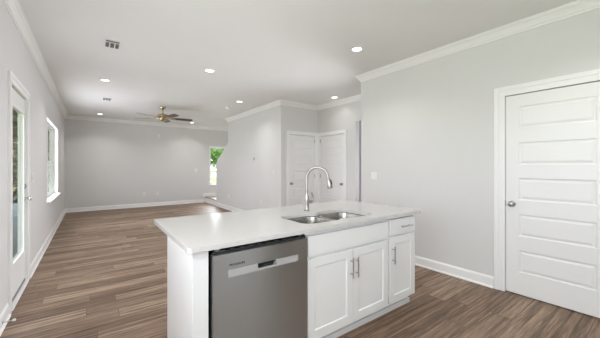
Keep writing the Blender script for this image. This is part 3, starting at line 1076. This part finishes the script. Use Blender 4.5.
# ------------------------------------------------------------------ switches and outlets
def plate(name, label, cat, loc, rotz, gangs=1, kind='switch', group=None):
    """local: wall plane y=0, room at -y, centred"""
    t = thing(name, label, cat, loc, rotz, group)
    w = 0.072 + 0.046 * (gangs - 1)
    obj('cover_plate', B(-w / 2, w / 2, -0.006, 0, -0.058, 0.058), M['plastic'], t, 0.0025)
    for g in range(gangs):
        x = (g - (gangs - 1) / 2) * 0.046
        if kind == 'switch':
            bm = bmesh.new()
            vs = [(-0.0165, -0.006, -0.033), (0.0165, -0.006, -0.033), (0.0165, -0.006, 0.033), (-0.0165, -0.006, 0.033),
                  (-0.0165, -0.011, -0.033), (0.0165, -0.011, -0.033), (0.0165, -0.007, 0.033), (-0.0165, -0.007, 0.033)]
            v = [bm.verts.new((x + p[0], p[1], p[2])) for p in vs]
            for q in ((0, 1, 2, 3), (7, 6, 5, 4), (0, 4, 5, 1), (1, 5, 6, 2), (2, 6, 7, 3), (3, 7, 4, 0)):
                bm.faces.new([v[i] for i in q])
            obj('rocker', bm, M['plastic'], t)
        elif kind == 'outlet':
            for z in (-0.02, 0.02):
                bm = bmesh.new()
                box(bm, -0.016, 0.016, -0.008, -0.006, z - 0.014, z + 0.014)
                so = obj('socket', bm, M['plastic'], t, 0.001)
                bm = bmesh.new()
                box(bm, -0.007, -0.005, -0.0084, -0.008, z - 0.003, z + 0.006)
                box(bm, 0.005, 0.007, -0.0084, -0.008, z - 0.003, z + 0.006)
                obj('slot', bm, M['dark'], so)
    return t
plate('light_switch', 'white two gang switch on the right kitchen wall above the counter end', 'light switch', (XR, 2.905, 1.205), -PI / 2, 2)
plate('light_switch', 'white switch near the right hand corner of the stair wall', 'light switch', (XM, 5.73, 1.222), -PI / 2, 1)
plate('light_switch', 'white two gang switch right of the glazed patio door', 'light switch', (XL, 4.985, 1.215), PI / 2, 2)
plate('light_switch', 'white switch on the far wall left of the stair window', 'light switch', (3.138, YF, 1.205), 0, 2)
plate('wall_outlet', 'left of two low outlets on the far wall', 'outlet', (1.45, YF, 0.43), 0, 1, 'outlet', 'wall outlets')
plate('wall_outlet', 'right of two low outlets on the far wall', 'outlet', (1.86, YF, 0.435), 0, 1, 'outlet', 'wall outlets')
plate('wall_outlet', 'low outlet on the stair wall at its far end', 'outlet', (XM, 8.45, 0.43), -PI / 2, 1, 'outlet', 'wall outlets')
plate('wall_outlet', 'low outlet on the stair wall just above the countertop', 'outlet', (XM, 6.36, 0.44), -PI / 2, 1, 'outlet', 'wall outlets')
plate('cable_plate', 'blank white cover plate high on the far wall', 'cover plate', (1.907, YF, 2.405), 0, 1, 'blank')
bm = bmesh.new()
tube(bm, [(XM, 6.711, 1.585), (XM - 0.02, 6.711, 1.575), (XM - 0.024, 6.705, 1.545), (XM - 0.020, 6.70, 1.515)], [0.009, 0.012, 0.012, 0.008], 8)
tag(obj('wire_stub', bm, M['greydk'], smooth='auto'), 'small dark wire stub poking out of the stair wall', 'wire')

# door stop on the near left baseboard
ds = thing('door_stop', 'small white tipped door stop low on the near left baseboard', 'door stop', (XL + 0.0145, 3.36, 0.055))
bm = bmesh.new()
mm = Matrix.Rotation(PI / 2, 4, 'Y')
lathe(bm, [(0.012, 0), (0.012, 0.004), (0.0045, 0.006), (0.0045, 0.062)], 12, mm)
obj('spring', bm, M['chrome'], ds, smooth='auto')
bm = bmesh.new()
lathe(bm, [(0.009, 0.058), (0.011, 0.064), (0.011, 0.076), (0.007, 0.080), (0, 0.080)], 14, mm)
obj('rubber_tip', bm, M['rubber'], ds, smooth='auto')

# ------------------------------------------------------------------ outdoors, seen through the glass
struct('ground', B(-60, 90, YB - 30, 120, -0.50, -0.32), M['lawn'], 'sunlit lawn outside the far window', cat='ground')
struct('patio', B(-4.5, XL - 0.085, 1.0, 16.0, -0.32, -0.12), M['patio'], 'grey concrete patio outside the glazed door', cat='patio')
struct('added_porch_roof', B(-4.5, XL - 0.085, 2.0, 8.8, 2.75, 2.9), M['trim'], 'white porch roof added to shade the patio outside the glazed door', cat='porch roof')  # unseen roof added to dim the patio view
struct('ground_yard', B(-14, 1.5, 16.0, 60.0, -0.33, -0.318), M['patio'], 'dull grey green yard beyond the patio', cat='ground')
struct('driveway', B(2, 60, 41.0, 76.0, -0.32, -0.28), M['concrete'], 'pale concrete drive beyond the lawn', cat='driveway')

def tree(name, label, x, y, h, rad, base, mat, n, leaf, group):
    t = thing(name, label, 'tree', (x, y, -0.32), 0, group)
    bm = bmesh.new()
    tube(bm, [(0, 0, 0), (0.03, 0.02, base * 0.6), (0.0, 0.05, h * 0.55), (0.02, 0.0, h * 0.8)], [0.22, 0.17, 0.11, 0.04], 10)
    obj('trunk', bm, M['bark'], t, smooth='auto')
    bm = bmesh.new()
    lobes = [(random.uniform(-0.55, 0.55) * rad, random.uniform(-0.5, 0.5) * rad, random.uniform(base + 0.2 * rad, h - 0.3 * rad), random.uniform(0.45, 0.75) * rad) for _ in range(11)]
    for _ in range(n):
        lx, ly, lz, lr = random.choice(lobes)
        d = Vector((random.gauss(0, 1), random.gauss(0, 1), random.gauss(0, 1))).normalized() * lr * random.uniform(0.55, 1.0)
        c = Vector((lx, ly, lz)) + d
        if c.z < base * 0.9:
            continue
        u = Vector((random.gauss(0, 1), random.gauss(0, 1), random.gauss(0, 0.6))).normalized()
        w = u.cross(Vector((random.gauss(0, 1), random.gauss(0, 1), random.gauss(0, 1)))).normalized()
        s = leaf * random.uniform(0.6, 1.3)
        bm.faces.new([bm.verts.new(c + u * s), bm.verts.new(c + w * s * 0.5), bm.verts.new(c - u * s), bm.verts.new(c - w * s * 0.5)])
    obj('foliage', bm, mat, t)
    return t
tree('garden_tree', 'leafy green tree filling the upper right of the far window', 36.5, 86.0, 24.0, 7.5, 1.0, M['leaf'], 6500, 0.5, 'garden trees')
tree('garden_tree', 'leafy green tree filling the upper left of the far window', 22.0, 96.0, 26.0, 8.0, 1.0, M['leaf'], 6500, 0.55, 'garden trees')
tree('garden_tree', 'darker leafy tree in the middle of the far window, standing behind its neighbours', 35.0, 118.0, 28.0, 8.5, 1.0, M['leaf'], 7500, 0.6, 'garden trees')
for x, y, lab in ((-2.7, 19.0, 'olive green tree seen through the glazed door and left window'), (-4.2, 28.0, 'olive green tree standing behind the nearer olive tree')):
    tree('yard_tree', lab, x, y, 8.0, 2.8, 0.2, M['leaf2'], 9000, 0.2, 'yard trees')
